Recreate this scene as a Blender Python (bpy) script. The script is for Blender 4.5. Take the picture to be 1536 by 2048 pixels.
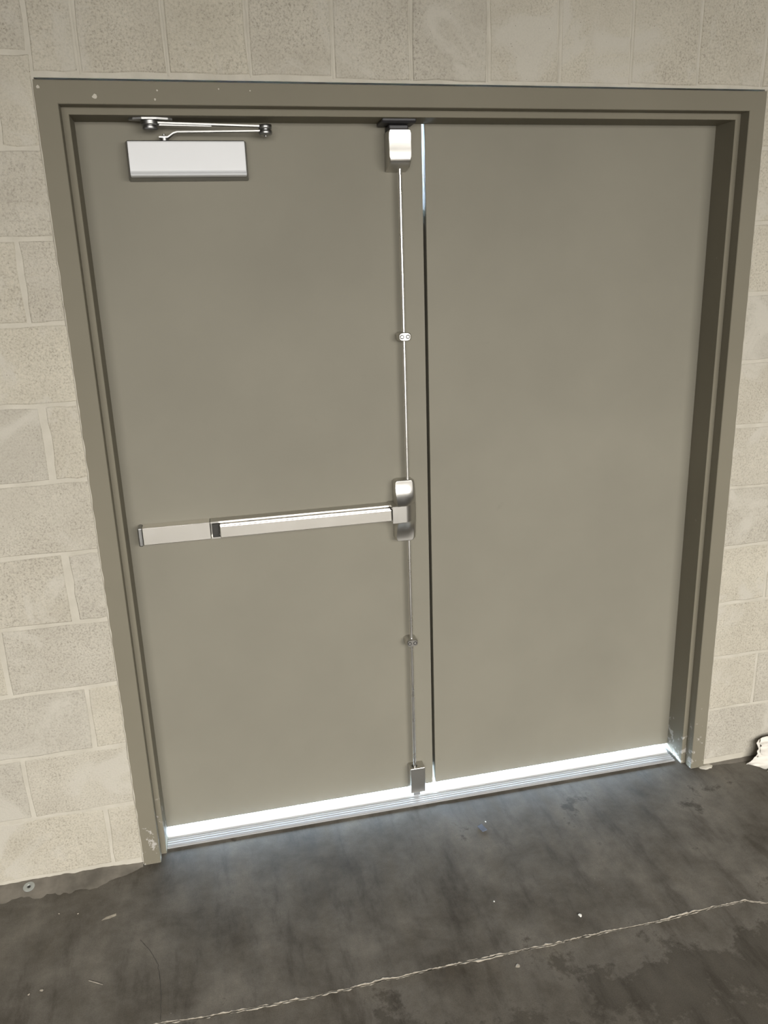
import bpy, bmesh, math, random
from mathutils import Vector, Matrix, noise

for o in list(bpy.data.objects):
    bpy.data.objects.remove(o, do_unlink=True)
S = bpy.context.scene
COL = S.collection
rnd = random.Random(7)

# ------------------------------------------------------------------ camera
cam_d = bpy.data.cameras.new('camera')
cam_d.sensor_fit = 'VERTICAL'
cam_d.sensor_height = 36.0
cam_d.lens = 1578.58 / 2048 * 36.0
cam_d.clip_start = 0.02
cam = bpy.data.objects.new('camera', cam_d)
COL.objects.link(cam)
RIGHT = Vector((0.9750953632, -0.2193567466, -0.0327360714))
DOWN = Vector((-0.0930286536, -0.2705362841, -0.9582044608))
FWD = Vector((0.2013323180, 0.9373861193, -0.2842051390))
M3 = Matrix((RIGHT, -DOWN, -FWD)).transposed()
cam.matrix_world = Matrix.Translation((-0.6346636, -2.1563514, 1.7176515)) @ M3.to_4x4()
S.camera = cam

# ------------------------------------------------------------------ light
S.view_settings.view_transform = 'Standard'
S.view_settings.look = 'None'
S.view_settings.gamma = 1.0
S.view_settings.use_curve_mapping = False
S.view_settings.exposure = 0.0
S.cycles.use_denoising = True
S.cycles.max_bounces = 10
S.cycles.diffuse_bounces = 6

SKY = 175.0          # daylight outside is far brighter than the room
W = bpy.data.worlds.new('sky')
S.world = W
W.use_nodes = True
wn = W.node_tree.nodes
wn['Background'].inputs[0].default_value = (0.62, 0.80, 1.0, 1)
wn['Background'].inputs[1].default_value = SKY


def area(name, loc, sx, sy, power, color, direction, portal=False):
    l = bpy.data.lights.new(name, 'AREA')
    l.shape = 'RECTANGLE'
    l.size, l.size_y = sx, sy
    l.energy = power
    l.color = color
    l.cycles.is_portal = portal
    o = bpy.data.objects.new(name, l)
    COL.objects.link(o)
    o.location = loc
    o.rotation_euler = Vector(direction).to_track_quat('-Z', 'Y').to_euler()
    return o


# added area light before the solid wall, standing in for daylight from behind
area('added_rear_daylight', (0.3, -6.6, 3.90), 6.6, 5.0, 1500, (1.0, 0.970, 0.92), (0, 1, 0))
# portals only guide the sampling of the sky through the slits round the leaves
area('sill_gap_portal', (0, 0.185, 0.02), 1.83, 0.04, 1, (1, 1, 1), (0, -1, 0), True)

# ------------------------------------------------------------------ materials


def mat(name):
    m = bpy.data.materials.new(name)
    m.use_nodes = True
    return m, m.node_tree.nodes, m.node_tree.links, m.node_tree.nodes['Principled BSDF']


def N(nodes, t, **kw):
    n = nodes.new(t)
    for k, v in kw.items():
        setattr(n, k, v)
    return n


def ramp(nodes, stops):
    r = nodes.new('ShaderNodeValToRGB')
    e = r.color_ramp.elements
    while len(e) < len(stops):
        e.new(0.5)
    for el, (p, c) in zip(e, stops):
        el.position = p
        el.color = (*c, 1) if len(c) == 3 else c
    return r


def noise_tex(nodes, links, vec, scale, detail=4, rough=0.55, dist=0.0):
    n = nodes.new('ShaderNodeTexNoise')
    n.inputs['Scale'].default_value = scale
    n.inputs['Detail'].default_value = detail
    n.inputs['Roughness'].default_value = rough
    n.inputs['Distortion'].default_value = dist
    if vec is not None:
        links.new(vec, n.inputs['Vector'])
    return n


def mixc(nodes, links, fac, a, b, mode='MIX'):
    m = nodes.new('ShaderNodeMix')
    m.data_type = 'RGBA'
    m.blend_type = mode
    for sock, v in ((m.inputs[0], fac), (m.inputs[6], a), (m.inputs[7], b)):
        if hasattr(v, 'links'):
            links.new(v, sock)
        elif isinstance(v, (int, float)):
            sock.default_value = v
        else:
            sock.default_value = (*v, 1)
    return m.outputs[2]


def bump(nodes, links, h, strength, dist, bsdf, prev=None):
    b = nodes.new('ShaderNodeBump')
    b.inputs['Strength'].default_value = strength
    b.inputs['Distance'].default_value = dist
    links.new(h, b.inputs['Height'])
    if prev is not None:
        links.new(prev, b.inputs['Normal'])
    links.new(b.outputs[0], bsdf.inputs['Normal'])
    return b.outputs[0]


def world_pos(nodes):
    return nodes.new('ShaderNodeNewGeometry').outputs['Position']


# concrete block
def make_block_mat():
    m, n, l, b = mat('concrete_block')
    pos = world_pos(n)
    oi = n.new('ShaderNodeObjectInfo')
    big = noise_tex(n, l, pos, 5.0, 5, 0.6)
    tone = ramp(n, [(0.30, (0.405, 0.378, 0.318)), (0.70, (0.480, 0.453, 0.388))])
    l.new(big.outputs[0], tone.inputs[0])
    rnd_r = ramp(n, [(0.0, (0.93, 0.93, 0.94)), (0.5, (1.0, 0.99, 0.975)), (1.0, (1.05, 1.04, 1.01))])
    l.new(oi.outputs['Random'], rnd_r.inputs[0])
    c = mixc(n, l, 1.0, tone.outputs[0], rnd_r.outputs[0], 'MULTIPLY')
    # grains: fine aggregate, coarse on some blocks
    g = noise_tex(n, l, pos, 190.0, 4, 0.75)
    gr = ramp(n, [(0.32, (0.60, 0.585, 0.56)), (0.47, (0.97, 0.97, 0.97)), (0.68, (1.16, 1.15, 1.13))])
    l.new(g.outputs[0], gr.inputs[0])
    area_n = noise_tex(n, l, pos, 3.1, 3, 0.6)
    ar = ramp(n, [(0.36, (0.45, 0.45, 0.45)), (0.58, (1, 1, 1))])
    l.new(area_n.outputs[0], ar.inputs[0])
    c2 = mixc(n, l, ar.outputs[0], c, mixc(n, l, 1.0, c, gr.outputs[0], 'MULTIPLY'))
    # mortar wiped over parts of the faces
    sm = noise_tex(n, l, pos, 5.5, 6, 0.62, 0.8)
    smr = ramp(n, [(0.53, (0, 0, 0)), (0.63, (0.8, 0.8, 0.8))])
    l.new(sm.outputs[0], smr.inputs[0])
    c2 = mixc(n, l, smr.outputs[0], c2, (0.485, 0.458, 0.398))
    # pits
    v = n.new('ShaderNodeTexVoronoi')
    v.inputs['Scale'].default_value = 95.0
    l.new(pos, v.inputs['Vector'])
    pr = ramp(n, [(0.05, (1, 1, 1)), (0.13, (0, 0, 0))])
    l.new(v.outputs['Distance'], pr.inputs[0])
    pm = noise_tex(n, l, pos, 17.0, 3, 0.6)
    pmr = ramp(n, [(0.52, (0, 0, 0)), (0.60, (1, 1, 1))])
    l.new(pm.outputs[0], pmr.inputs[0])
    pit = mixc(n, l, 1.0, pr.outputs[0], pmr.outputs[0], 'MULTIPLY')
    c3 = mixc(n, l, pit, c2, (0.20, 0.175, 0.14))
    l.new(c3, b.inputs['Base Color'])
    b.inputs['Roughness'].default_value = 0.92
    b.inputs['Specular IOR Level'].default_value = 0.2
    p1 = bump(n, l, g.outputs[0], 0.75, 0.0022, b)
    bw = n.new('ShaderNodeInvert')
    l.new(pit, bw.inputs['Color'])
    p2 = bump(n, l, bw.outputs[0], 0.6, 0.002, b, p1)
    bump(n, l, big.outputs[0], 0.25, 0.004, b, p2)
    return m


def make_mortar_mat():
    m, n, l, b = mat('mortar')
    pos = world_pos(n)
    a = noise_tex(n, l, pos, 14.0, 5, 0.6)
    r = ramp(n, [(0.3, (0.42, 0.392, 0.33)), (0.7, (0.505, 0.475, 0.408))])
    l.new(a.outputs[0], r.inputs[0])
    l.new(r.outputs[0], b.inputs['Base Color'])
    b.inputs['Roughness'].default_value = 0.9
    b.inputs['Specular IOR Level'].default_value = 0.2
    g = noise_tex(n, l, pos, 130.0, 3, 0.6)
    bump(n, l, g.outputs[0], 0.4, 0.0012, b)
    return m


def make_paint(name, col, rough, wear=False):
    m, n, l, b = mat(name)
    pos = world_pos(n)
    a = noise_tex(n, l, pos, 2.2, 4, 0.55)
    d = tuple(c * 0.94 for c in col)
    u = tuple(min(1, c * 1.05) for c in col)
    r = ramp(n, [(0.3, d), (0.7, u)])
    l.new(a.outputs[0], r.inputs[0])
    c = r.outputs[0]
    # faint scuffs, rubbed spots
    s = noise_tex(n, l, pos, 9.0, 6, 0.7, 1.2)
    sr = ramp(n, [(0.66, (0, 0, 0)), (0.80, (0.35, 0.35, 0.35))])
    l.new(s.outputs[0], sr.inputs[0])
    c = mixc(n, l, sr.outputs[0], c, tuple(k * 0.72 for k in col))
    if wear:
        # chipped paint with bare pale metal, mostly at the foot of the jambs
        sep = n.new('ShaderNodeSeparateXYZ')
        l.new(pos, sep.inputs[0])
        mr = n.new('ShaderNodeMapRange')
        mr.inputs['From Min'].default_value = 0.34
        mr.inputs['From Max'].default_value = 0.0
        mr.inputs['To Min'].default_value = 0.0
        mr.inputs['To Max'].default_value = 0.17
        l.new(sep.outputs['Z'], mr.inputs['Value'])
        ch = noise_tex(n, l, pos, 26.0, 6, 0.72)
        ad = n.new('ShaderNodeMath')
        ad.operation = 'ADD'
        l.new(ch.outputs[0], ad.inputs[0])
        l.new(mr.outputs[0], ad.inputs[1])
        cr = ramp(n, [(0.70, (0, 0, 0)), (0.735, (1, 1, 1))])
        l.new(ad.outputs[0], cr.inputs[0])
        c = mixc(n, l, cr.outputs[0], c, (0.40, 0.38, 0.345))
    l.new(c, b.inputs['Base Color'])
    b.inputs['Roughness'].default_value = rough
    b.inputs['Specular IOR Level'].default_value = 0.10
    o = noise_tex(n, l, pos, 210.0, 2, 0.5)
    bump(n, l, o.outputs[0], 0.12, 0.0005, b)
    return m


def make_metal(name, col, rough, brush=None, strength=0.10, metallic=1.0, vary=0.10):
    m, n, l, b = mat(name)
    tc = n.new('ShaderNodeTexCoord')
    b.inputs['Base Color'].default_value = (*col, 1)
    b.inputs['Metallic'].default_value = metallic
    mp = n.new('ShaderNodeMapping')
    l.new(tc.outputs['Object'], mp.inputs['Vector'])
    mp.inputs['Scale'].default_value = brush or (1, 1, 1)
    t = noise_tex(n, l, mp.outputs[0], 120.0, 3, 0.6)
    bump(n, l, t.outputs[0], strength, 0.0004, b)
    s = noise_tex(n, l, tc.outputs['Object'], 22.0, 3, 0.6)
    mr = n.new('ShaderNodeMapRange')
    mr.inputs['To Min'].default_value = max(0.03, rough - vary)
    mr.inputs['To Max'].default_value = rough + vary
    l.new(s.outputs[0], mr.inputs['Value'])
    l.new(mr.outputs[0], b.inputs['Roughness'])
    return m


def make_plain(name, col, rough=0.6, metallic=0.0, vscale=40.0, vary=0.15):
    m, n, l, b = mat(name)
    pos = world_pos(n)
    t = noise_tex(n, l, pos, vscale, 4, 0.6)
    r = ramp(n, [(0.3, tuple(c * (1 - vary) for c in col)), (0.7, tuple(min(1, c * (1 + vary)) for c in col))])
    l.new(t.outputs[0], r.inputs[0])
    l.new(r.outputs[0], b.inputs['Base Color'])
    b.inputs['Roughness'].default_value = rough
    b.inputs['Metallic'].default_value = metallic
    return m


def make_floor_mat():
    m, n, l, b = mat('stained_concrete_floor')
    pos = world_pos(n)
    a = noise_tex(n, l, pos, 3.4, 10, 0.68, 0.12)
    r = ramp(n, [(0.34, (0.066, 0.058, 0.047)), (0.44, (0.094, 0.085, 0.071)), (0.52, (0.116, 0.106, 0.091)), (0.66, (0.165, 0.152, 0.131))])
    l.new(a.outputs[0], r.inputs[0])
    c = r.outputs[0]
    # old dark stains with ragged edges in front of the control joint
    st = noise_tex(n, l, pos, 3.4, 10, 0.70, 0.1)
    sep = n.new('ShaderNodeSeparateXYZ')
    l.new(pos, sep.inputs[0])
    mr = n.new('ShaderNodeMapRange')
    mr.inputs['From Min'].default_value = -0.52
    mr.inputs['From Max'].default_value = -0.80
    mr.inputs['To Min'].default_value = -0.10
    mr.inputs['To Max'].default_value = 0.07
    l.new(sep.outputs['Y'], mr.inputs['Value'])
    ad = n.new('ShaderNodeMath')
    ad.operation = 'ADD'
    l.new(st.outputs[0], ad.inputs[0])
    l.new(mr.outputs[0], ad.inputs[1])
    sr = ramp(n, [(0.515, (0, 0, 0)), (0.56, (0.75, 0.75, 0.75))])
    l.new(ad.outputs[0], sr.inputs[0])
    c = mixc(n, l, sr.outputs[0], c, (0.050, 0.044, 0.035))
    # drag marks
    mp = n.new('ShaderNodeMapping')
    mp.inputs['Scale'].default_value = (7.0, 1.6, 1.0)
    mp.inputs['Rotation'].default_value = (0, 0, 0.55)
    l.new(pos, mp.inputs['Vector'])
    dm = noise_tex(n, l, mp.outputs[0], 2.2, 8, 0.66)
    dr = ramp(n, [(0.36, (0.74, 0.725, 0.71)), (0.46, (0.98, 0.98, 0.98)), (0.70, (1.18, 1.17, 1.15))])
    l.new(dm.outputs[0], dr.inputs[0])
    c = mixc(n, l, 1.0, c, dr.outputs[0], 'MULTIPLY')
    # scratches and pale flecks
    fl = n.new('ShaderNodeTexVoronoi')
    fl.inputs['Scale'].default_value = 34.0
    l.new(pos, fl.inputs['Vector'])
    fr = ramp(n, [(0.022, (0.8, 0.8, 0.8)), (0.04, (0, 0, 0))])
    l.new(fl.outputs['Distance'], fr.inputs[0])
    fm = noise_tex(n, l, pos, 6.0, 2, 0.5)
    fmr = ramp(n, [(0.58, (0, 0, 0)), (0.64, (1, 1, 1))])
    l.new(fm.outputs[0], fmr.inputs[0])
    c = mixc(n, l, mixc(n, l, 1.0, fr.outputs[0], fmr.outputs[0], 'MULTIPLY'), c, (0.34, 0.315, 0.275))
    far = n.new('ShaderNodeMapRange')      # lighter floor tone added out of view to brighten the steel's reflections
    far.inputs['From Min'].default_value = -1.5
    far.inputs['From Max'].default_value = -2.4
    l.new(sep.outputs['Y'], far.inputs['Value'])
    c = mixc(n, l, far.outputs[0], c, (0.20, 0.192, 0.175))
    g = noise_tex(n, l, pos, 330.0, 2, 0.6)
    gr = ramp(n, [(0.3, (0.88, 0.88, 0.88)), (0.7, (1.10, 1.10, 1.10))])
    l.new(g.outputs[0], gr.inputs[0])
    c = mixc(n, l, 1.0, c, gr.outputs[0], 'MULTIPLY')
    l.new(c, b.inputs['Base Color'])
    rr = ramp(n, [(0.3, (0.58, 0.58, 0.58)), (0.7, (0.80, 0.80, 0.80))])
    l.new(dm.outputs[0], rr.inputs[0])
    l.new(rr.outputs[0], b.inputs['Roughness'])
    b.inputs['Specular IOR Level'].default_value = 0.16
    p = bump(n, l, a.outputs[0], 0.12, 0.006, b)
    bump(n, l, g.outputs[0], 0.12, 0.0006, b, p)
    return m


M = dict(
    block=make_block_mat(), mortar=make_mortar_mat(), floor=make_floor_mat(),
    door=make_paint('taupe_door_paint', (0.226, 0.212, 0.171), 0.60),
    frame=make_paint('olive_taupe_frame_paint', (0.188, 0.172, 0.131), 0.60, True),
    steel=make_metal('polished_stainless', (0.90, 0.88, 0.84), 0.20, (1, 1, 1), 0.015),
    satin=make_metal('satin_stainless', (0.56, 0.545, 0.515), 0.34, (1, 60, 60), 0.10, 1.0, 0.05),
    rod=make_metal('rod_steel', (0.86, 0.845, 0.815), 0.30, (1, 1, 1), 0.03),
    cover=make_metal('silver_closer_cover', (0.655, 0.662, 0.672), 0.50, (1, 60, 60), 0.05, 0.06, 0.03),
    shaded_metal=make_metal('shaded_grey_metal', (0.30, 0.30, 0.30), 0.38, (1, 1, 1), 0.15),  # metallic grey with the shade on the closer's sides painted in
    arm=make_metal('silver_grey_arm', (0.33, 0.33, 0.325), 0.36, (1, 1, 1), 0.05),
    alu=make_metal('mill_aluminium', (0.88, 0.89, 0.90), 0.40, (1, 40, 40), 0.08, 0.30, 0.05),
    alu_rib=make_metal('rib_aluminium', (0.68, 0.68, 0.69), 0.30, (1, 1, 1), 0.01, 0.60, 0.03),  # aluminium toned darker than the plate for rib contrast
    black=make_plain('black_painted_steel', (0.018, 0.017, 0.019), 0.45),
    recess_shade=make_plain('painted_recess_shade', (0.03, 0.028, 0.025), 0.7),  # near-black that paints in the shade of gaps, recesses and holes
    paper=make_plain('crumpled_white_paper', (0.66, 0.63, 0.57), 0.85, 0.0, 18.0, 0.06),
    chip=make_plain('pale_chip', (0.80, 0.77, 0.70), 0.8),
    blue=make_plain('blue_grey_scrap', (0.13, 0.15, 0.20), 0.6),
    zinc=make_plain('zinc_washer', (0.42, 0.44, 0.42), 0.5, 0.5),
    filler=make_plain('pale_joint_edge', (0.33, 0.295, 0.24), 0.9, 0.0, 60.0, 0.35),
    crack=make_plain('dark_crack', (0.05, 0.045, 0.038), 0.9),
    ceil=make_plain('ceiling_grey', (0.15, 0.145, 0.135), 0.9, 0.0, 2.0, 0.06),
    deck=make_plain('dark_shade_deck', (0.06, 0.058, 0.055), 0.9, 0.0, 2.0, 0.06),  # very dark so the added shade deck bounces little light
    apron=make_plain('outdoor_concrete', (0.42, 0.42, 0.41), 0.9, 0.0, 3.0, 0.1),
    smear=make_plain('floor_cement_smear', (0.150, 0.135, 0.112), 0.9, 0.0, 14.0, 0.30),
)

# ------------------------------------------------------------------ helpers


def link(name, bm, material, parent=None, smooth=False, loc=(0, 0, 0)):
    me = bpy.data.meshes.new(name)
    bmesh.ops.recalc_face_normals(bm, faces=bm.faces)
    bm.to_mesh(me)
    bm.free()
    if smooth:
        me.polygons.foreach_set('use_smooth', [True] * len(me.polygons))
    o = bpy.data.objects.new(name, me)
    COL.objects.link(o)
    o.location = loc
    if material is not None:
        me.materials.append(material)
    if parent is not None:
        o.parent = parent
    return o


def tag(o, label, cat, kind=None, group=None):
    o['label'] = label
    o['category'] = cat
    if kind:
        o['kind'] = kind
    if group:
        o['group'] = group
    return o


def empty(name, loc=(0, 0, 0)):
    o = bpy.data.objects.new(name, None)
    COL.objects.link(o)
    o.location = loc
    o.empty_display_size = 0.05
    return o


def box(bm, x0, x1, y0, y1, z0, z1, bev=0.0, seg=2):
    r = bmesh.ops.create_cube(bm, size=1.0)
    vs = r['verts']
    for v in vs:
        v.co = Vector(((x0 + x1) / 2 + v.co.x * (x1 - x0), (y0 + y1) / 2 + v.co.y * (y1 - y0), (z0 + z1) / 2 + v.co.z * (z1 - z0)))
    if bev > 0:
        es = list({e for v in vs for e in v.link_edges})
        bmesh.ops.bevel(bm, geom=es, offset=bev, segments=seg, affect='EDGES', profile=0.5)
    return bm


def bx(*a, **k):
    return box(bmesh.new(), *a, **k)


def prism_x(bm, prof, x0, x1, bev=0.0, seg=2):
    """extrude a (y, z) profile along x"""
    n = len(prof)
    a = [bm.verts.new((x0, y, z)) for y, z in prof]
    b = [bm.verts.new((x1, y, z)) for y, z in prof]
    fs = [bm.faces.new(a), bm.faces.new(b[::-1])]
    for i in range(n):
        fs.append(bm.faces.new((a[i], b[i], b[(i + 1) % n], a[(i + 1) % n])))
    if bev > 0:
        es = list({e for f in fs[:2] for e in f.edges})
        bmesh.ops.bevel(bm, geom=es, offset=bev, segments=seg, affect='EDGES', profile=0.5)
    return bm


def cyl(bm, p0, p1, r0, r1=None, seg=20, cap=True):
    p0, p1 = Vector(p0), Vector(p1)
    d = p1 - p0
    q = d.to_track_quat('Z', 'Y').to_matrix().to_4x4()
    mt = Matrix.Translation((p0 + p1) / 2) @ q
    bmesh.ops.create_cone(bm, cap_ends=cap, segments=seg, radius1=r0, radius2=r0 if r1 is None else r1, depth=d.length, matrix=mt)
    return bm


def sstep(a, b, t):
    t = max(0.0, min(1.0, (t - a) / (b - a)))
    return t * t * (3 - 2 * t)


def lathe_z(bm, cx, cy, prof, seg=28):
    """turn (r, z) profile about the vertical through (cx, cy)"""
    rings = []
    for r, z in prof:
        rings.append([bm.verts.new((cx + r * math.cos(2 * math.pi * i / seg), cy + r * math.sin(2 * math.pi * i / seg), z)) for i in range(seg)])
    for a, b in zip(rings, rings[1:]):
        for i in range(seg):
            bm.faces.new((a[i], a[(i + 1) % seg], b[(i + 1) % seg], b[i]))
    bm.faces.new(rings[0])
    bm.faces.new(rings[-1][::-1])
    return bm


# ------------------------------------------------------------------ sizes
HW = 0.9685          # half the overall frame width
HT = 2.184           # frame top
FW = 0.051           # frame face
RB = 0.038           # depth of the room-side rabbet
ST = 0.016           # stop width
DY = 0.129           # room face of the leaves
DT = 0.044           # leaf thickness
WY = 0.004           # block face (frame stands a little proud)
WT = 0.205           # wall thickness
IN = HW - FW
IS = IN - ST
ZT = HT - FW
ZS = ZT - ST

# ------------------------------------------------------------------ wall with blocks
XL, XR, ZC, YN = -4.6, 6.4, 6.6, -6.8
bm = bmesh.new()
MY = WY + 0.0022
box(bm, XL, -HW + 0.004, MY, WT, 0, ZC)
box(bm, HW - 0.004, XR, MY, WT, 0, ZC)
box(bm, -HW + 0.004, HW - 0.004, MY, WT, HT + 0.005, ZC)
wall = link('wall_back', bm, M['mortar'])
tag(wall, 'unpainted tan concrete block wall around the double door', 'wall', 'structure')


def block(x0, x1, z0, z1, k):
    """one block: jittered outline, small rounded arris, faces slightly uneven"""
    r = random.Random(k * 31 + 5)
    w, h = x1 - x0, z1 - z0
    nx = 5 if w > h * 1.3 else 3
    nz = 5 if h > w * 1.3 else 3
    pts = [(x0 + w * i / nx, z0) for i in range(nx)] + [(x1, z0 + h * i / nz) for i in range(nz)] + \
          [(x1 - w * i / nx, z1) for i in range(nx)] + [(x0, z1 - h * i / nz) for i in range(nz)]
    cx, cz = (x0 + x1) / 2, (z0 + z1) / 2
    off = r.uniform(-0.0007, 0.0009)
    tx, tz = r.uniform(-0.003, 0.003), r.uniform(-0.003, 0.003)
    b = bmesh.new()
    back, mid, front = [], [], []
    for x, z in pts:
        jx, jz = r.uniform(-0.0024, 0.0024), r.uniform(-0.0024, 0.0024)
        x2, z2 = x + jx, z + jz
        y = WY - off + tx * (x - cx) + tz * (z - cz)
        back.append(b.verts.new((x2, WY + 0.03, z2)))
        mid.append(b.verts.new((x2, y + 0.0020, z2)))
        ins = r.uniform(0.0018, 0.0035)
        front.append(b.verts.new((x2 + (ins if x2 < cx else -ins), y, z2 + (ins if z2 < cz else -ins))))
    n = len(pts)
    for i in range(n):
        j = (i + 1) % n
        b.faces.new((back[i], back[j], mid[j], mid[i]))
        b.faces.new((mid[i], mid[j], front[j], front[i]))
    b.faces.new(front)
    return link('block', b, M['block'], wall)


ZB0, DZ, J = 0.022, 0.2016, 0.0055
k = 0
for row in range(0, 17):
    z0, z1 = ZB0 + DZ * row, ZB0 + DZ * (row + 1)
    ph = -1.057 if row % 2 == 0 else -1.257
    jw = {4: 0.0105, 6: 0.0095}.get(row, 0.006)
    x = ph - 0.4 * 4
    while x < 2.7:
        a, c = x + jw, x + 0.4 - jw
        k += 1
        segs = [(a, c, z0 + J, z1 - J)]
        if row <= 10:
            out = []
            for (s0, s1, q0, q1) in segs:
                if s1 <= -HW or s0 >= HW:
                    out.append((s0, s1, q0, q1))
                else:
                    if s0 < -HW - 0.02:
                        out.append((s0, -HW - 0.001, q0, q1))
                    if s1 > HW + 0.02:
                        out.append((HW + 0.001, s1, q0, min(q1, 2.19) if row == 10 else q1))
            segs = out
        elif row in (11, 12):
            out = []
            for (s0, s1, q0, q1) in segs:
                if s1 <= -0.972 or s0 >= 1.056:
                    out.append((s0, s1, q0, q1))
                else:
                    if s0 < -0.972 - 0.03:
                        out.append((s0, -0.972, q0, q1))
                    if s1 > 1.056 + 0.03:
                        out.append((1.056, s1, q0, q1))
            segs = out
        for (s0, s1, q0, q1) in segs:
            if s1 - s0 > 0.02:
                k += 1
                block(s0, s1, q0, q1, k)
        x += 0.4
sold = [-0.966, -0.860, -0.660, -0.466, -0.261, -0.061, 0.144, 0.340, 0.547, 0.748, 0.950, 1.052]
for i, (a, c) in enumerate(zip(sold, sold[1:])):
    k += 1
    block(a + 0.0055, c - 0.0055, 2.203 if i < 4 else 2.197, ZB0 + DZ * 13 - J, k)

# pale mortar beads left standing in the soldier joints over the door
for i, xj in enumerate(sold[1:-1]):
    r = random.Random(i + 60)
    b = bmesh.new()
    rows = []
    nz = 26
    wid = 0.0042 if i > 5 else 0.0030
    hgt = 0.0030 if i > 5 else 0.0012
    for q in range(nz + 1):
        z = 2.196 + 0.43 * q / nz
        cx = xj + r.uniform(-0.0010, 0.0010)
        w2 = wid * r.uniform(0.65, 1.2)
        yy = WY + 0.0015 - hgt * r.uniform(0.4, 1.0)
        rows.append([b.verts.new((cx - w2, MY + 0.001, z)), b.verts.new((cx - w2 * 0.4, yy, z)), b.verts.new((cx + w2 * 0.4, yy, z)), b.verts.new((cx + w2, MY + 0.001, z))])
    for a, c in zip(rows, rows[1:]):
        for t in range(3):
            b.faces.new((a[t], a[t + 1], c[t + 1], c[t]))
    link('mortar_bead', b, M['mortar'], wall, True)

for sgn in (-1, 1):
    b = bmesh.new()
    rows = []
    for q in range(300):
        z = 0.012 + (HT - 0.012) * q / 299
        w1 = 0.0035 + 0.0035 * noise.noise(Vector((z * 22, sgn * 4, 1))) + 0.0022 * noise.noise(Vector((z * 75, sgn * 4, 6)))
        w2 = 0.0015 + 0.0020 * noise.noise(Vector((z * 30, sgn * 4, 9)))
        xo, xi = sgn * (HW + max(0.0006, w1)), sgn * (HW - max(0.0, w2) + 0.0006)
        rows.append([b.verts.new((xo, WY + 0.001, z)), b.verts.new((sgn * (HW + max(0.0004, w1) * 0.5), WY - 0.0022, z)), b.verts.new((xi, -0.0006, z)), b.verts.new((xi, 0.004, z))])
    for a, c in zip(rows, rows[1:]):
        for t in range(3):
            b.faces.new((a[t], a[t + 1], c[t + 1], c[t]))
    link('mortar_bead', b, M['mortar'], wall, True)

# ragged cement smear along the foot of the wall
def smear(x0, x1, zh, yd, seed):
    r = random.Random(seed)
    b = bmesh.new()
    rows = []
    n = int((x1 - x0) / 0.008)
    for q in range(n + 1):
        x = x0 + (x1 - x0) * q / n
        nz = noise.noise(Vector((x * 9, seed, 0))) + 0.6 * noise.noise(Vector((x * 38, seed, 3)))
        nz += 0.9 * max(0, noise.noise(Vector((x * 90, seed, 8))) - 0.15)
        z = max(0.001, zh * (1 + 0.45 * nz))
        y = WY - yd * (1 + 0.6 * noise.noise(Vector((x * 14, seed, 9))) + 0.25 * noise.noise(Vector((x * 60, seed, 5))))
        near = min(1.0, (HW + 0.14 - abs(x)) / 0.14) if abs(x) < HW + 0.14 else 0.0
        y = WY + (y - WY) * (1 - 0.75 * near)
        z = z * (1 - 0.5 * near)
        rows.append([b.verts.new((x, MY + 0.01, z + 0.002)), b.verts.new((x, WY - 0.0012, z)), b.verts.new((x, (y + WY) / 2, z * 0.5)), b.verts.new((x, y, 0.0004))])
    for a, c in zip(rows, rows[1:]):
        for t in range(3):
            b.faces.new((a[t], a[t + 1], c[t + 1], c[t]))
    return link('cement_smear', b, M['smear'], wall, True)


smear(-2.6, -HW - 0.002, 0.014, 0.060, 1)
smear(HW + 0.002, 2.6, 0.005, 0.018, 2)

# ------------------------------------------------------------------ floor with control joint
CR = [(-4.6, -0.59), (-0.99, -0.585), (-0.890, -0.576), (-0.784, -0.586), (-0.658, -0.590), (-0.528, -0.594), (-0.321, -0.592), (-0.160, -0.590),
      (0.006, -0.592), (0.120, -0.593), (0.273, -0.591), (0.427, -0.595), (0.579, -0.588), (0.707, -0.588), (0.756, -0.612), (0.85, -0.60), (6.4, -0.59)]


def crack_y(x):
    for (a, b_), (c, d) in zip(CR, CR[1:]):
        if a <= x <= c:
            t = (x - a) / (c - a)
            y = b_ + (d - b_) * t
            break
    return y + 0.0026 * noise.noise(Vector((x * 22, 0, 5))) + 0.0018 * noise.noise(Vector((x * 70, 2, 5)))


xs = [XL + (XR - XL) * i / 40 for i in range(41) if not -1.5 < XL + (XR - XL) * i / 40 < 1.6] + [-1.5 + 3.1 * i / 400 for i in range(401)]
xs.sort()
bm = bmesh.new()
rows = []
for x in xs:
    y = crack_y(x)
    g = 0.0012 + 0.0016 * (0.5 + noise.noise(Vector((x * 30, 7, 1))))
    g = max(0.0010, g * 1.25)
    rows.append([bm.verts.new(c) for c in ((x, 0.20, 0), (x, y + g, 0), (x, y + g, -0.012), (x, y - g, -0.012), (x, y - g, 0), (x, YN, 0))])
for a, c in zip(rows, rows[1:]):
    for t in range(5):
        bm.faces.new((a[t], a[t + 1], c[t + 1], c[t]))
floor = link('floor', bm, M['floor'])
tag(floor, 'dark stained bare concrete floor with a cracked control joint', 'floor', 'structure')


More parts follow.
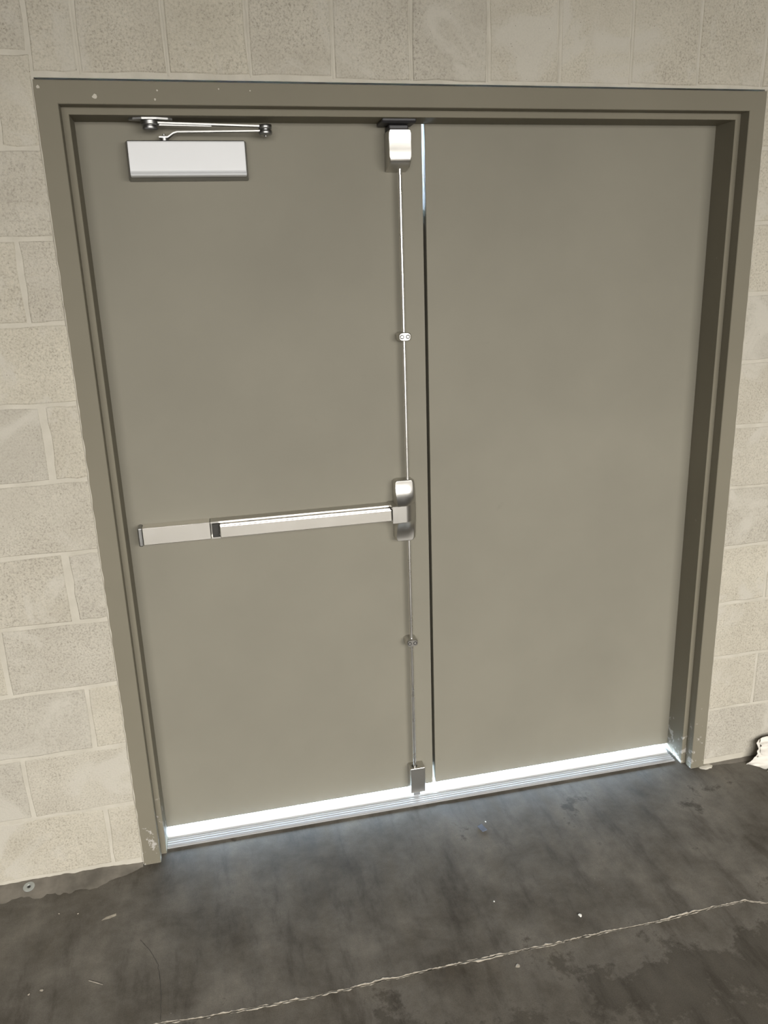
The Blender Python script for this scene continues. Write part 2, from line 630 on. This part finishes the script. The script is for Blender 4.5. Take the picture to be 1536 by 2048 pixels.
def joint_edge(side, seed):
    b = bmesh.new()
    rows = []
    n = 620
    for q in range(n + 1):
        x = -1.45 + 3.0 * q / n
        y = crack_y(x) + side * 0.0016
        a = 0.22 + 0.9 * noise.noise(Vector((x * 7, seed, 0))) + 0.75 * noise.noise(Vector((x * 52, seed, 2))) + 0.4 * noise.noise(Vector((x * 150, seed, 4)))
        a = max(0.0, min(1.3, a))
        w2 = 0.0005 + 0.0085 * a * (1 if side > 0 else 0.6)
        h = -0.0004 + 0.0034 * a
        rows.append([b.verts.new((x, y, -0.004)), b.verts.new((x, y + side * w2 * 0.2, h)), b.verts.new((x, y + side * w2 * 0.7, h * 0.8)), b.verts.new((x, y + side * w2, -0.0006))])
    for a, c in zip(rows, rows[1:]):
        for t in range(3):
            b.faces.new((a[t], a[t + 1], c[t + 1], c[t]))
    link('joint_edge', b, M['filler'], floor, True)


joint_edge(1, 11)
joint_edge(-1, 23)

# short dark crack running off the joint
b = bmesh.new()
c2 = [(-0.96, -0.298), (-0.932, -0.341), (-0.907, -0.397), (-0.897, -0.478), (-0.895, -0.509), (-0.894, -0.575)]
prev = None
pts = []
for (a0, a1), (d0, d1) in zip(c2, c2[1:]):
    for t in range(8):
        pts.append((a0 + (d0 - a0) * t / 8, a1 + (d1 - a1) * t / 8))
for i, (x, y) in enumerate(pts):
    x += 0.003 * noise.noise(Vector((y * 60, 1, 1)))
    w2 = 0.0007 + 0.0016 * max(0, noise.noise(Vector((y * 40, 4, 1))))
    cur = (b.verts.new((x - w2, y, 0.0004)), b.verts.new((x + w2, y, 0.0004)))
    if prev:
        b.faces.new((prev[0], prev[1], cur[1], cur[0]))
    prev = cur
link('hairline_crack', b, M['crack'], floor)

b = bmesh.new()
for (x, y) in [(-1.073, -0.199), (-1.060, -0.188), (-1.034, -0.182), (-1.033, -0.191), (-1.050, -0.197)]:
    b.verts.new((x, y, 0.0004))
b.faces.new(b.verts[:])
link('paint_scrape', b, M['filler'], floor)

# ------------------------------------------------------------------ rest of the room
bm = bx(XL - 0.2, XL, YN - 0.2, WT, 0, ZC)
tag(link('wall_left', bm, M['ceil']), 'plain grey side wall of the warehouse room, left of the door', 'wall', 'structure')
bm = bx(XR, XR + 0.2, YN - 0.2, WT, 0, ZC)
tag(link('wall_right', bm, M['ceil']), 'plain grey side wall of the warehouse room, right of the door', 'wall', 'structure')
bm = bx(XL - 0.2, XR + 0.2, YN - 0.2, WT, ZC, ZC + 0.15)
tag(link('ceiling', bm, M['ceil']), 'plain grey warehouse ceiling', 'ceiling', 'structure')
bm = bx(XL - 0.2, XR + 0.2, YN - 0.2, YN, 0, ZC)
tag(link('wall_front', bm, M['ceil']), 'grey wall facing the double door, behind the added area light', 'wall', 'structure')
bm = bx(XL, XR, -3.60, WY - 0.001, 2.46, 2.66)  # added slab out of view, shaped to darken the top of wall and doors
tag(link('ceiling_shade_deck', bm, M['deck']), 'unseen deck added above the double door to shade the wall top', 'ceiling', 'structure')
bm = bmesh.new()
box(bm, -9, 9, 0.20, 9, -0.12, -0.012)
tag(link('ground', bm, M['apron']), 'pale concrete ground outside behind the double door', 'ground', 'structure')

# ------------------------------------------------------------------ door frame
fr = empty('trim_1', (0, 0, 0))
tag(fr, 'olive taupe painted steel door frame set in block wall', 'door frame', 'structure')
# section through the jamb as (inward offset from outer edge, y)
SEC = [(0.0, 0.03), (0.0, 0.0015), (0.0015, 0.0), (FW - 0.0015, 0.0), (FW, 0.0015), (FW, RB), (FW + ST - 0.001, RB), (FW + ST, RB + 0.001), (FW + ST, DY),
       (FW, DY), (FW, WT + 0.004), (0.0, WT + 0.004)]


def jamb(sign):
    b = bmesh.new()
    n = len(SEC)
    lo = [b.verts.new((sign * (HW - o), y, 0.0005)) for o, y in SEC]
    hi = [b.verts.new((sign * (HW - o), y, HT - o)) for o, y in SEC]
    for i in range(n):
        j = (i + 1) % n
        b.faces.new((lo[i], lo[j], hi[j], hi[i]))
    b.faces.new(lo)
    return link('jamb', b, M['frame'], fr)


jamb(-1)
jamb(1)
b = bmesh.new()
n = len(SEC)
le = [b.verts.new((-(HW - o), y, HT - o)) for o, y in SEC]
ri = [b.verts.new(((HW - o), y, HT - o)) for o, y in SEC]
for i in range(n):
    j = (i + 1) % n
    b.faces.new((le[i], le[j], ri[j], ri[i]))
link('frame_head', b, M['frame'], fr)
# black strike bolted under the head stop
b = prism_x(bmesh.new(), [(0.052, ZS - 0.0005), (0.052, ZS - 0.005), (0.056, ZS - 0.010), (0.118, ZS - 0.010), (0.118, ZS - 0.0005)], -0.130, -0.037, 0.003)
o = link('strike_plate', b, M['black'], fr)
o['label'] = 'black strike plate'
# lump of caulk at the foot of the jamb
b = bmesh.new()
bmesh.ops.create_icosphere(b, subdivisions=3, radius=1.0)
for v in b.verts:
    f = 1 + 0.25 * noise.noise(v.co * 2.1)
    v.co = Vector((HW + 0.006 + 0.026 * v.co.x * f, -0.004 + 0.014 * v.co.y * f, 0.0 + 0.007 * v.co.z * f))
link('caulk_lump', b, M['mortar'], fr, True)

for i, (x, z, r0) in enumerate([(-0.834, 2.1490, 0.0055), (-0.690, 2.1640, 0.0022), (-0.697, 2.1445, 0.0030), (-0.545, 2.1690, 0.0020), (-0.470, 2.1660, 0.0018), (-0.957, 2.168, 0.0040)]):
    r = random.Random(i + 5)
    b = bmesh.new()
    vs = [b.verts.new((x + r0 * r.uniform(0.7, 1.2) * math.cos(a * 0.7854), -0.0004, z + r0 * r.uniform(0.7, 1.2) * math.sin(a * 0.7854))) for a in range(8)]
    b.faces.new(vs)
    link('paint_chip', b, M['mortar'], fr)

# threshold
th = empty('door_threshold', (0, 0.1, 0))
tag(th, 'ribbed bare aluminium threshold under the double door', 'threshold', 'structure')
prof = [(0.057, 0.0), (0.057, 0.0022), (0.0585, 0.0036), (0.0630, 0.0044), (0.0645, 0.0044)]
y = 0.0645
z = 0.0044
for i in range(4):
    prof += [(y + 0.0004, z - 0.0036), (y + 0.0044, z - 0.0036), (y + 0.0050, z), (y + 0.0058, z + 0.0006), (y + 0.0090, z + 0.0006), (y + 0.0098, z)]
    y += 0.0100
    z += 0.0003
prof += [(0.1055, 0.0040), (0.1055, 0.0)]
b = prism_x(bmesh.new(), [(p[0] - 0.1, p[1]) for p in prof], -IS + 0.001, IS - 0.012)
link('ribbed_nosing', b, M['alu_rib'], th)
prof = [(0.1055, 0.0), (0.1065, 0.0085), (0.1085, 0.0095), (0.215, 0.0095), (0.240, 0.002), (0.240, -0.01), (0.2, -0.01), (0.2, 0.0)]
b = prism_x(bmesh.new(), [(p[0] - 0.1, p[1]) for p in prof], -IS + 0.001, IS - 0.012)
link('threshold_plate', b, M['alu'], th)
for x in (-0.79, -0.62, -0.545, -0.20, 0.14, 0.31, 0.47, 0.62, 0.80):
    b = cyl(bmesh.new(), (x, 0.018, 0.0090), (x, 0.018, 0.0104), 0.0036, 0.0028, 12)
    link('screw', b, M['arm'], th)

# ------------------------------------------------------------------ leaves
GX0, GX1 = -0.0020, 0.0065
ZBOT = 0.0265
bm = bx(-IN + 0.003, GX0, DY, DY + DT, ZBOT, ZT - 0.003, bev=0.0016, seg=2)
d1 = link('door_1', bm, M['door'])
tag(d1, 'taupe steel door leaf carrying the panic bar and closer', 'door', 'structure')
bm = bx(GX1, IN - 0.003, DY, DY + DT, ZBOT, ZT - 0.003, bev=0.0016, seg=2)
d2 = link('door_2', bm, M['door'])
tag(d2, 'plain taupe steel door leaf without any hardware', 'door', 'structure')
# astragal outside the meeting edges, open at its top end and foot
bm = bmesh.new()
ya, yb = DY + DT + 0.0004, DY + DT + 0.004
pa = [(-0.022, 0.070), (0.030, 0.070), (0.030, ZT - 0.004), (GX0 + 0.0026, ZT - 0.004), (GX0 + 0.0004, 1.90), (-0.022, 1.865)]
va = [bm.verts.new((x, ya, z)) for x, z in pa]
vb = [bm.verts.new((x, yb, z)) for x, z in pa]
bm.faces.new(va)
bm.faces.new(vb[::-1])
for i in range(6):
    bm.faces.new((va[i], va[(i + 1) % 6], vb[(i + 1) % 6], vb[i]))
link('astragal', bm, M['frame'], d2)

# ------------------------------------------------------------------ panic bar
pb = empty('panic_bar', (-0.45, DY, 1.03))
tag(pb, 'stainless steel panic bar with vertical rods across door leaf', 'panic bar')


def P(name, bm, m, smooth=False, parent=pb):
    o = link(name, bm, m, parent, smooth)
    if parent is pb:
        o.matrix_parent_inverse = Matrix.Translation(-Vector(pb.location))
    return o


ZR0, ZR1 = 1.0055, 1.0565
# rail: closed housing at the hinge end, open channel behind the touch bar
b = bmesh.new()
RAIL_SPLIT = -0.668
ch = [(DY, ZR0), (DY - 0.041, ZR0), (DY - 0.041, ZR0 + 0.0045), (DY - 0.024, ZR0 + 0.0045), (DY - 0.024, ZR1 - 0.0045), (DY - 0.041, ZR1 - 0.0045), (DY - 0.041, ZR1), (DY, ZR1)]
prism_x(b, ch, RAIL_SPLIT, -0.118)
P('rail', b, M['satin'])
P('housing', box(bmesh.new(), -0.859, RAIL_SPLIT - 0.0015, DY - 0.0425, DY, ZR0, ZR1, 0.0014), M['steel'])
P('end_cap', box(bmesh.new(), -0.8715, -0.8595, DY - 0.044, DY, ZR0 - 0.0025, ZR1 + 0.001, 0.003), M['arm'])
P('touch_bar', box(bmesh.new(), -0.6425, -0.1345, DY - 0.068, DY - 0.026, 1.0135, 1.0495, 0.0022, 3), M['steel'])
P('bar_gap_shade', box(bmesh.new(), -0.664, -0.6435, DY - 0.050, DY - 0.02, 1.0115, 1.0515, 0.002), M['recess_shade'])  # dark block painting the shade in the gap beside the bar

# centre case
CX0, CX1, CZ0, CZ1 = -0.1160, -0.0480, 0.936, 1.130
NU, NV = 34, 96
b = bmesh.new()
grid = []
for j in range(NV + 1):
    v = j / NV
    z = CZ0 + (CZ1 - CZ0) * v
    e = min(z - CZ0, CZ1 - z)
    R_ = 0.012
    cut = R_ - math.sqrt(max(0, R_ * R_ - (R_ - e) ** 2)) if e < R_ else 0.0
    # right flank swells at mid height
    sw = 0.004 * (1 - ((z - 1.032) / 0.098) ** 2)
    row = []
    for i in range(NU + 1):
        t = i / NU
        xa, xb = CX0 + cut, CX1 - cut - 0.004 + sw
        x = xa + (xb - xa) * t
        dm = 0.070 - 0.042 * max(0.0, (t - 0.38) / 0.62) ** 1.7
        base = 0.038 - 0.010 * sstep(0.86, 1.0, t)
        if z > 1.0592:
            D = base + max(0.0, dm - 0.004 - base) * (1 - min(1.0, (z - 1.0592) / 0.066)) ** 2.4
        elif z < 1.0055:
            D = base + max(0.0, dm - 0.004 - base) * (1 - min(1.0, (1.0055 - z) / 0.066)) ** 2.0
        else:
            D = dm
        ms = 1.0 if 1.0055 <= z <= 1.0592 else 0.0
        ed = min(t, 1 - t) * (CX1 - CX0)
        rr = 0.003
        if ed < rr and not (t < 0.5 and ms > 0.5):
            D -= rr - math.sqrt(max(0, rr * rr - (rr - ed) ** 2))
        if e < rr:
            D -= rr - math.sqrt(max(0, rr * rr - (rr - e) ** 2))
        row.append(b.verts.new((x, DY - D, z)))
    grid.append(row)
for j in range(NV):
    for i in range(NU):
        b.faces.new((grid[j][i], grid[j][i + 1], grid[j + 1][i + 1], grid[j + 1][i]))
edge = [grid[0][i] for i in range(NU + 1)] + [grid[j][NU] for j in range(1, NV + 1)] + [grid[NV][i] for i in range(NU - 1, -1, -1)] + [grid[j][0] for j in range(NV - 1, 0, -1)]
bk = [b.verts.new((v.co.x, DY, v.co.z)) for v in edge]
for i in range(len(edge)):
    j = (i + 1) % len(edge)
    b.faces.new((edge[i], edge[j], bk[j], bk[i]))
cc = P('center_case', b, M['satin'], True)
md = cc.modifiers.new('edges', 'EDGE_SPLIT')
md.split_angle = math.radians(38)
P('case_arm', box(bmesh.new(), -0.1325, -0.1150, DY - 0.0700, DY, 1.0057, 1.0590, 0.0008, 1), M['satin'])

# rods
RX, RD, RR = -0.0737, 0.028, 0.0052
for z0, z1 in ((0.100, 0.945), (1.12, 2.01)):
    P('rod', cyl(bmesh.new(), (RX, DY - RD, z0), (RX, DY - RD, z1), RR, None, 24, False), M['rod'], True)
# rod guides
for zc in (1.5535, 0.5885):
    g = P('rod_guide', None or bmesh.new(), M['satin']) if False else None
    b = bmesh.new()
    seg = 24
    rings = []
    for D, sc in ((0.0, 1.0), (0.034, 1.0), (0.039, 0.93), (0.0415, 0.80)):
        ring = []
        for i in range(seg * 2):
            a = 2 * math.pi * i / (seg * 2)
            ca, sa = math.cos(a), math.sin(a)
            px = 0.0195 * math.copysign(abs(ca) ** 0.72, ca) * sc
            pz = 0.0130 * math.copysign(abs(sa) ** 0.62, sa) * sc
            ring.append(b.verts.new((RX + px, DY - D, zc + pz)))
        rings.append(ring)
    m_ = seg * 2
    for a, c in zip(rings, rings[1:]):
        for i in range(m_):
            b.faces.new((a[i], a[(i + 1) % m_], c[(i + 1) % m_], c[i]))
    b.faces.new(rings[-1])
    b.faces.new(rings[0][::-1])
    g = P('rod_guide', b, M['satin'], True)
    g.modifiers.new('edges', 'EDGE_SPLIT').split_angle = math.radians(40)
    for sx in (-0.0088, 0.0088):
        s = bmesh.new()
        cyl(s, (RX + sx, DY - 0.0405, zc), (RX + sx, DY - 0.0425, zc), 0.0040, 0.0034, 14)
        P('screw', s, M['rod'], False, g)
        s = bmesh.new()
        cyl(s, (RX + sx, DY - 0.0405, zc), (RX + sx, DY - 0.0418, zc), 0.0062, 0.0062, 16)
        P('screw_recess', s, M['recess_shade'], False, g)  # dark disc painting the shade around the screw

# top latch case
pf = [(0, 2.0935), (0.0615, 2.0935), (0.0632, 2.0920), (0.0622, 2.084), (0.0606, 2.072), (0.0606, 2.064), (0.0622, 2.045), (0.0638, 2.025), (0.0635, 2.018), (0.0600, 2.013), (0.040, 2.003), (0.026, 1.998), (0.0, 1.9945)]
b = prism_x(bmesh.new(), [(DY - d, z) for d, z in pf], -0.1085, -0.0490, 0.0035, 3)
tl = P('top_latch', b, M['satin'], True)
tl.modifiers.new('edges', 'EDGE_SPLIT').split_angle = math.radians(34)
P('latch_bolt', box(bmesh.new(), -0.1060, -0.0530, DY - 0.052, DY - 0.001, 2.0920, ZS - 0.0102, 0.003), M['black'], False, tl)
P('latch_liner', box(bmesh.new(), -0.1050, -0.0530, DY - 0.0575, DY - 0.003, 2.0928, 2.0965, 0.001), M['recess_shade'], False, tl)
# bottom latch case
bl = P('bottom_latch', box(bmesh.new(), -0.0908, -0.0400, DY - 0.0405, DY, 0.0275, 0.1230, 0.0022, 2), M['satin'])
P('rod_hole', cyl(bmesh.new(), (RX, DY - 0.024, 0.1227), (RX, DY - 0.024, 0.1236), 0.0095, None, 18), M['recess_shade'], False, bl)  # solid dark disc painting the shade of an open hole
P('latch_bolt', box(bmesh.new(), -0.079, -0.056, DY - 0.030, DY - 0.012, 0.0105, 0.030, 0.002), M['arm'], False, bl)

# ------------------------------------------------------------------ door closer
cl = empty('door_closer', (-0.632, DY, 2.02))
tag(cl, 'silver door closer with folding arm at head of door leaf', 'door closer')


def Cc(name, bm, m, smooth=False, parent=cl):
    o = link(name, bm, m, parent, smooth)
    if parent is cl:
        o.matrix_parent_inverse = Matrix.Translation(-Vector(cl.location))
    return o


def frustum(bm, back, front, y0, y1, bev, seg=3):
    a = [bm.verts.new((x, y0, z)) for x, z in ((back[0], back[2]), (back[1], back[2]), (back[1], back[3]), (back[0], back[3]))]
    c = [bm.verts.new((x, y1, z)) for x, z in ((front[0], front[2]), (front[1], front[2]), (front[1], front[3]), (front[0], front[3]))]
    bm.faces.new(a)
    bm.faces.new(c[::-1])
    for i in range(4):
        j = (i + 1) % 4
        bm.faces.new((a[i], a[j], c[j], c[i]))
    if bev:
        bmesh.ops.bevel(bm, geom=list(bm.edges), offset=bev, segments=seg, affect='EDGES', profile=0.5)
    return bm


Cc('closer_body', frustum(bmesh.new(), (-0.786, -0.480, 1.976, 2.0725), (-0.7795, -0.4865, 1.9805, 2.0680), DY, DY - 0.046, 0.004), M['shaded_metal'])  # tapered sides round the cover, their shade put into the darker grey
b = prism_x(bmesh.new(), [(DY - 0.044, 1.9815), (DY - 0.0590, 1.9835), (DY - 0.0610, 1.9855), (DY - 0.0600, 1.9885), (DY - 0.0560, 1.9925), (DY - 0.0548, 1.9960), (DY - 0.0548, 2.0625), (DY - 0.0535, 2.0650), (DY - 0.044, 2.0665)], -0.7775, -0.4880, 0.0016, 2)
cv = Cc('cover', b, M['cover'])
# pinion and main arm
PX, PY = -0.687, DY - 0.030
Cc('pinion', lathe_z(bmesh.new(), PX, PY, [(0.010, 2.066), (0.010, 2.0765), (0.0075, 2.078), (0.0060, 2.0800), (0.003, 2.0802), (0.003, 2.0850)], 20), M['arm'], False)
EX, EY = -0.433, DY - 0.056
b = bmesh.new()
path = [(PX - 0.012, PY, 2.0765, 0.011), (PX + 0.010, PY - 0.001, 2.0765, 0.011), (PX + 0.024, PY - 0.003, 2.0855, 0.009), (PX + 0.034, PY - 0.004, 2.0885, 0.0085), (EX - 0.01, EY, 2.0880, 0.0085), (EX + 0.006, EY, 2.0880, 0.0085)]


def strap(bm, path, th):
    rows = []
    for i, (x, y, z, hw) in enumerate(path):
        p = Vector((path[max(0, i - 1)][0], path[max(0, i - 1)][1], 0))
        q = Vector((path[min(len(path) - 1, i + 1)][0], path[min(len(path) - 1, i + 1)][1], 0))
        d = (q - p).normalized()
        s = Vector((-d.y, d.x, 0)) * hw
        rows.append([bm.verts.new((x - s.x, y - s.y, z - th / 2)), bm.verts.new((x + s.x, y + s.y, z - th / 2)), bm.verts.new((x + s.x, y + s.y, z + th / 2)), bm.verts.new((x - s.x, y - s.y, z + th / 2))])
    for a, c in zip(rows, rows[1:]):
        for t in range(4):
            bm.faces.new((a[t], a[(t + 1) % 4], c[(t + 1) % 4], c[t]))
    bm.faces.new(rows[0])
    bm.faces.new(rows[-1][::-1])
    return bm


Cc('main_arm', strap(b, path, 0.0034), M['arm'])
SX, SY = -0.7175, DY - 0.056
b = strap(bmesh.new(), [(SX + 0.012, SY, 2.1055, 0.0105), (EX - 0.008, EY, 2.0990, 0.0080), (EX + 0.004, EY, 2.0988, 0.0080)], 0.0036)
strap(b, [(SX + 0.014, SY + 0.003, 2.1030, 0.003), (SX + 0.15, SY + 0.002, 2.1012, 0.0015)], 0.005)
Cc('forearm', b, M['arm'])
el = Cc('elbow', lathe_z(bmesh.new(), EX, EY, [(0.004, 2.0750), (0.0045, 2.0775), (0.0125, 2.0780), (0.0160, 2.0800), (0.0172, 2.0825), (0.0172, 2.0875), (0.0160, 2.0900), (0.0125, 2.0905), (0.0125, 2.0925), (0.0160, 2.0930), (0.0172, 2.0945), (0.0172, 2.1010), (0.0160, 2.1030), (0.012, 2.1040)], 28), M['arm'], True)
el.modifiers.new('edges', 'EDGE_SPLIT').split_angle = math.radians(40)
sh = Cc('shoe_knuckle', lathe_z(bmesh.new(), SX, SY, [(0.0120, 2.0900), (0.0165, 2.0905), (0.0190, 2.0925), (0.0190, 2.0960), (0.0170, 2.0975), (0.0155, 2.0980), (0.0155, 2.0990), (0.0205, 2.0995), (0.0222, 2.1015), (0.0222, 2.1095), (0.0205, 2.1115), (0.016, 2.1120)], 28), M['arm'], True)
sh.modifiers.new('edges', 'EDGE_SPLIT').split_angle = math.radians(40)
b = strap(bmesh.new(), [(SX - 0.050, SY, 2.1142, 0.005), (SX - 0.040, SY, 2.1142, 0.011), (SX - 0.018, SY, 2.1142, 0.017), (SX + 0.018, SY, 2.1142, 0.017), (SX + 0.045, SY, 2.1142, 0.010), (SX + 0.055, SY, 2.1142, 0.005)], 0.0048)
Cc('shoe_plate', b, M['arm'])

# ------------------------------------------------------------------ things on the floor
# crumpled paper against the wall: one sheet folded into lobes
b = bmesh.new()


def lobe(c4, seed, amp, n=14, th=0.0012):
    """a creased patch spanned by four corners (p00, p10, p11, p01), bulged along its normal"""
    p = [Vector(q) for q in c4]
    nn = ((p[1] - p[0]).cross(p[3] - p[0])).normalized()
    top, bot = [], []
    for j in range(n + 1):
        r1, r2 = [], []
        for i in range(n + 1):
            u, v = i / n, j / n
            q = p[0] * (1 - u) * (1 - v) + p[1] * u * (1 - v) + p[2] * u * v + p[3] * (1 - u) * v
            bul = 4 * u * (1 - u) * 0.6 + 4 * v * (1 - v) * 0.4
            cre = 1 - 2 * abs(noise.noise(Vector((u * 2.3, v * 2.3, seed)))) * 1.3
            cre2 = abs(noise.noise(Vector((u * 4.6, v * 4.6, seed + 4))))
            q = q + nn * amp * (bul * 0.5 + 0.7 * cre - 0.6 * cre2)
            q = q + Vector((noise.noise(Vector((u * 3, v * 3, seed + 8))), noise.noise(Vector((u * 3, v * 3, seed + 12))), 0)) * amp * 0.5
            q.z = max(0.0016, q.z)
            q.y = min(WY - 0.004, q.y)
            r1.append(b.verts.new(q))
            r2.append(b.verts.new((q.x, q.y, max(0.0004, q.z - th))))
        top.append(r1)
        bot.append(r2)
    for j in range(n):
        for i in range(n):
            b.faces.new((top[j][i], top[j][i + 1], top[j + 1][i + 1], top[j + 1][i]))
            b.faces.new((bot[j][i], bot[j + 1][i], bot[j + 1][i + 1], bot[j][i + 1]))


lobe([(1.150, -0.045, 0.020), (1.300, -0.050, 0.010), (1.300, -0.020, 0.105), (1.152, -0.040, 0.088)], 1.3, -0.020)
lobe([(1.162, -0.062, 0.055), (1.330, -0.080, 0.050), (1.320, -0.030, 0.115), (1.170, -0.034, 0.100)], 5.1, -0.024)
lobe([(1.118, -0.036, 0.001), (1.190, -0.100, 0.004), (1.330, -0.090, 0.062), (1.150, -0.045, 0.052)], 9.7, -0.014)
lobe([(1.165, -0.090, 0.004), (1.205, -0.135, 0.002), (1.360, -0.120, 0.030), (1.230, -0.070, 0.056)], 14.2, -0.016)
ck = link('crumpled_paper', b, M['paper'], None, True)
tag(ck, 'crumpled white paper lying against the block wall', 'paper')

# washer by the wall
wb = lathe_z(bmesh.new(), 0, 0, [(0.0165, 0.0004), (0.0165, 0.0022), (0.0150, 0.0028), (0.0065, 0.0028), (0.0050, 0.0008)], 28)
wo = link('washer', wb, M['zinc'], None, False, (-1.298, -0.017, 0.0092))
wo.rotation_euler = (math.radians(13), 0, 0)
tag(wo, 'round zinc washer on floor at foot of block wall', 'washer')
nb = lathe_z(bmesh.new(), 0, 0, [(0.0045, 0.0009), (0.0045, 0.0016), (0.002, 0.0024)], 12)
link('pin_hole', nb, M['recess_shade'], wo)


def chip(x, y, s, h, seed, m, name, label, cat, group=None):
    r = random.Random(seed)
    b = bmesh.new()
    bmesh.ops.create_icosphere(b, subdivisions=1, radius=1.0)
    a = r.uniform(0, 6.28)
    for v in b.verts:
        f = r.uniform(0.65, 1.2)
        px, py = v.co.x * s * f, v.co.y * s * 0.75 * f
        v.co = Vector((x + px * math.cos(a) - py * math.sin(a), y + px * math.sin(a) + py * math.cos(a), h * 0.7 + v.co.z * h * 0.7))
    o = link(name, b, m)
    lo = min(v.co.z for v in o.data.vertices)
    for v in o.data.vertices:
        v.co.z -= lo - 0.0002
    tag(o, label, cat, None, group)
    return o


chip(0.234, -0.523, 0.0072, 0.003, 3, M['chip'], 'stone_chip', 'largest white chip, on open floor behind the control joint', 'stone chip')
chip(0.022, -0.414, 0.0035, 0.002, 4, M['chip'], 'stone_chip', 'small white chip alone between door and control joint', 'stone chip')
chip(0.004, -0.637, 0.0075, 0.002, 5, M['filler'], 'stone_chip', 'dull grey chip just in front of the control joint', 'stone chip')
chip(0.115, -0.082, 0.0036, 0.002, 6, M['chip'], 'stone_chip', 'tiny white chip beside the blue scrap', 'stone chip')
for i, (x, y, s, t) in enumerate([(-1.196, -0.403, 0.0055, 'larger of two dull grit chips beside the wire offcut'),
                                  (-1.226, -0.409, 0.0042, 'smaller of two dull grit chips beside the wire offcut'),
                                  (-1.141, -0.156, 0.0028, 'tiny dull grit chip lying out from the door frame foot'),
                                  (-1.195, -0.142, 0.0035, 'dull grit chip on floor just out from the washer')]):
    chip(x, y, s, 0.0018, 20 + i, M['filler'], 'stone_chip', t, 'stone chip', 'grit along the washer side of the floor')
# blue scrap
b = bmesh.new()
for (x, y) in [(0.082, -0.097), (0.099, -0.090), (0.106, -0.121), (0.090, -0.126)]:
    b.verts.new((x, y, 0.0006))
f = b.faces.new(b.verts[:])
r = bmesh.ops.extrude_face_region(b, geom=[f])
for v in r['geom']:
    if isinstance(v, bmesh.types.BMVert):
        v.co.z += 0.0012 + 0.0015 * (v.co.x > 0.095)
tag(link('plastic_scrap', b, M['blue']), 'flat blue grey plastic scrap on floor before the doors', 'scrap')
b = bmesh.new()
cyl(b, (-1.081, -0.403, 0.0012), (-1.044, -0.425, 0.0012), 0.0010, None, 8)
tag(link('wire_offcut', b, M['filler']), 'thin pale wire offcut lying on the dark floor', 'wire')
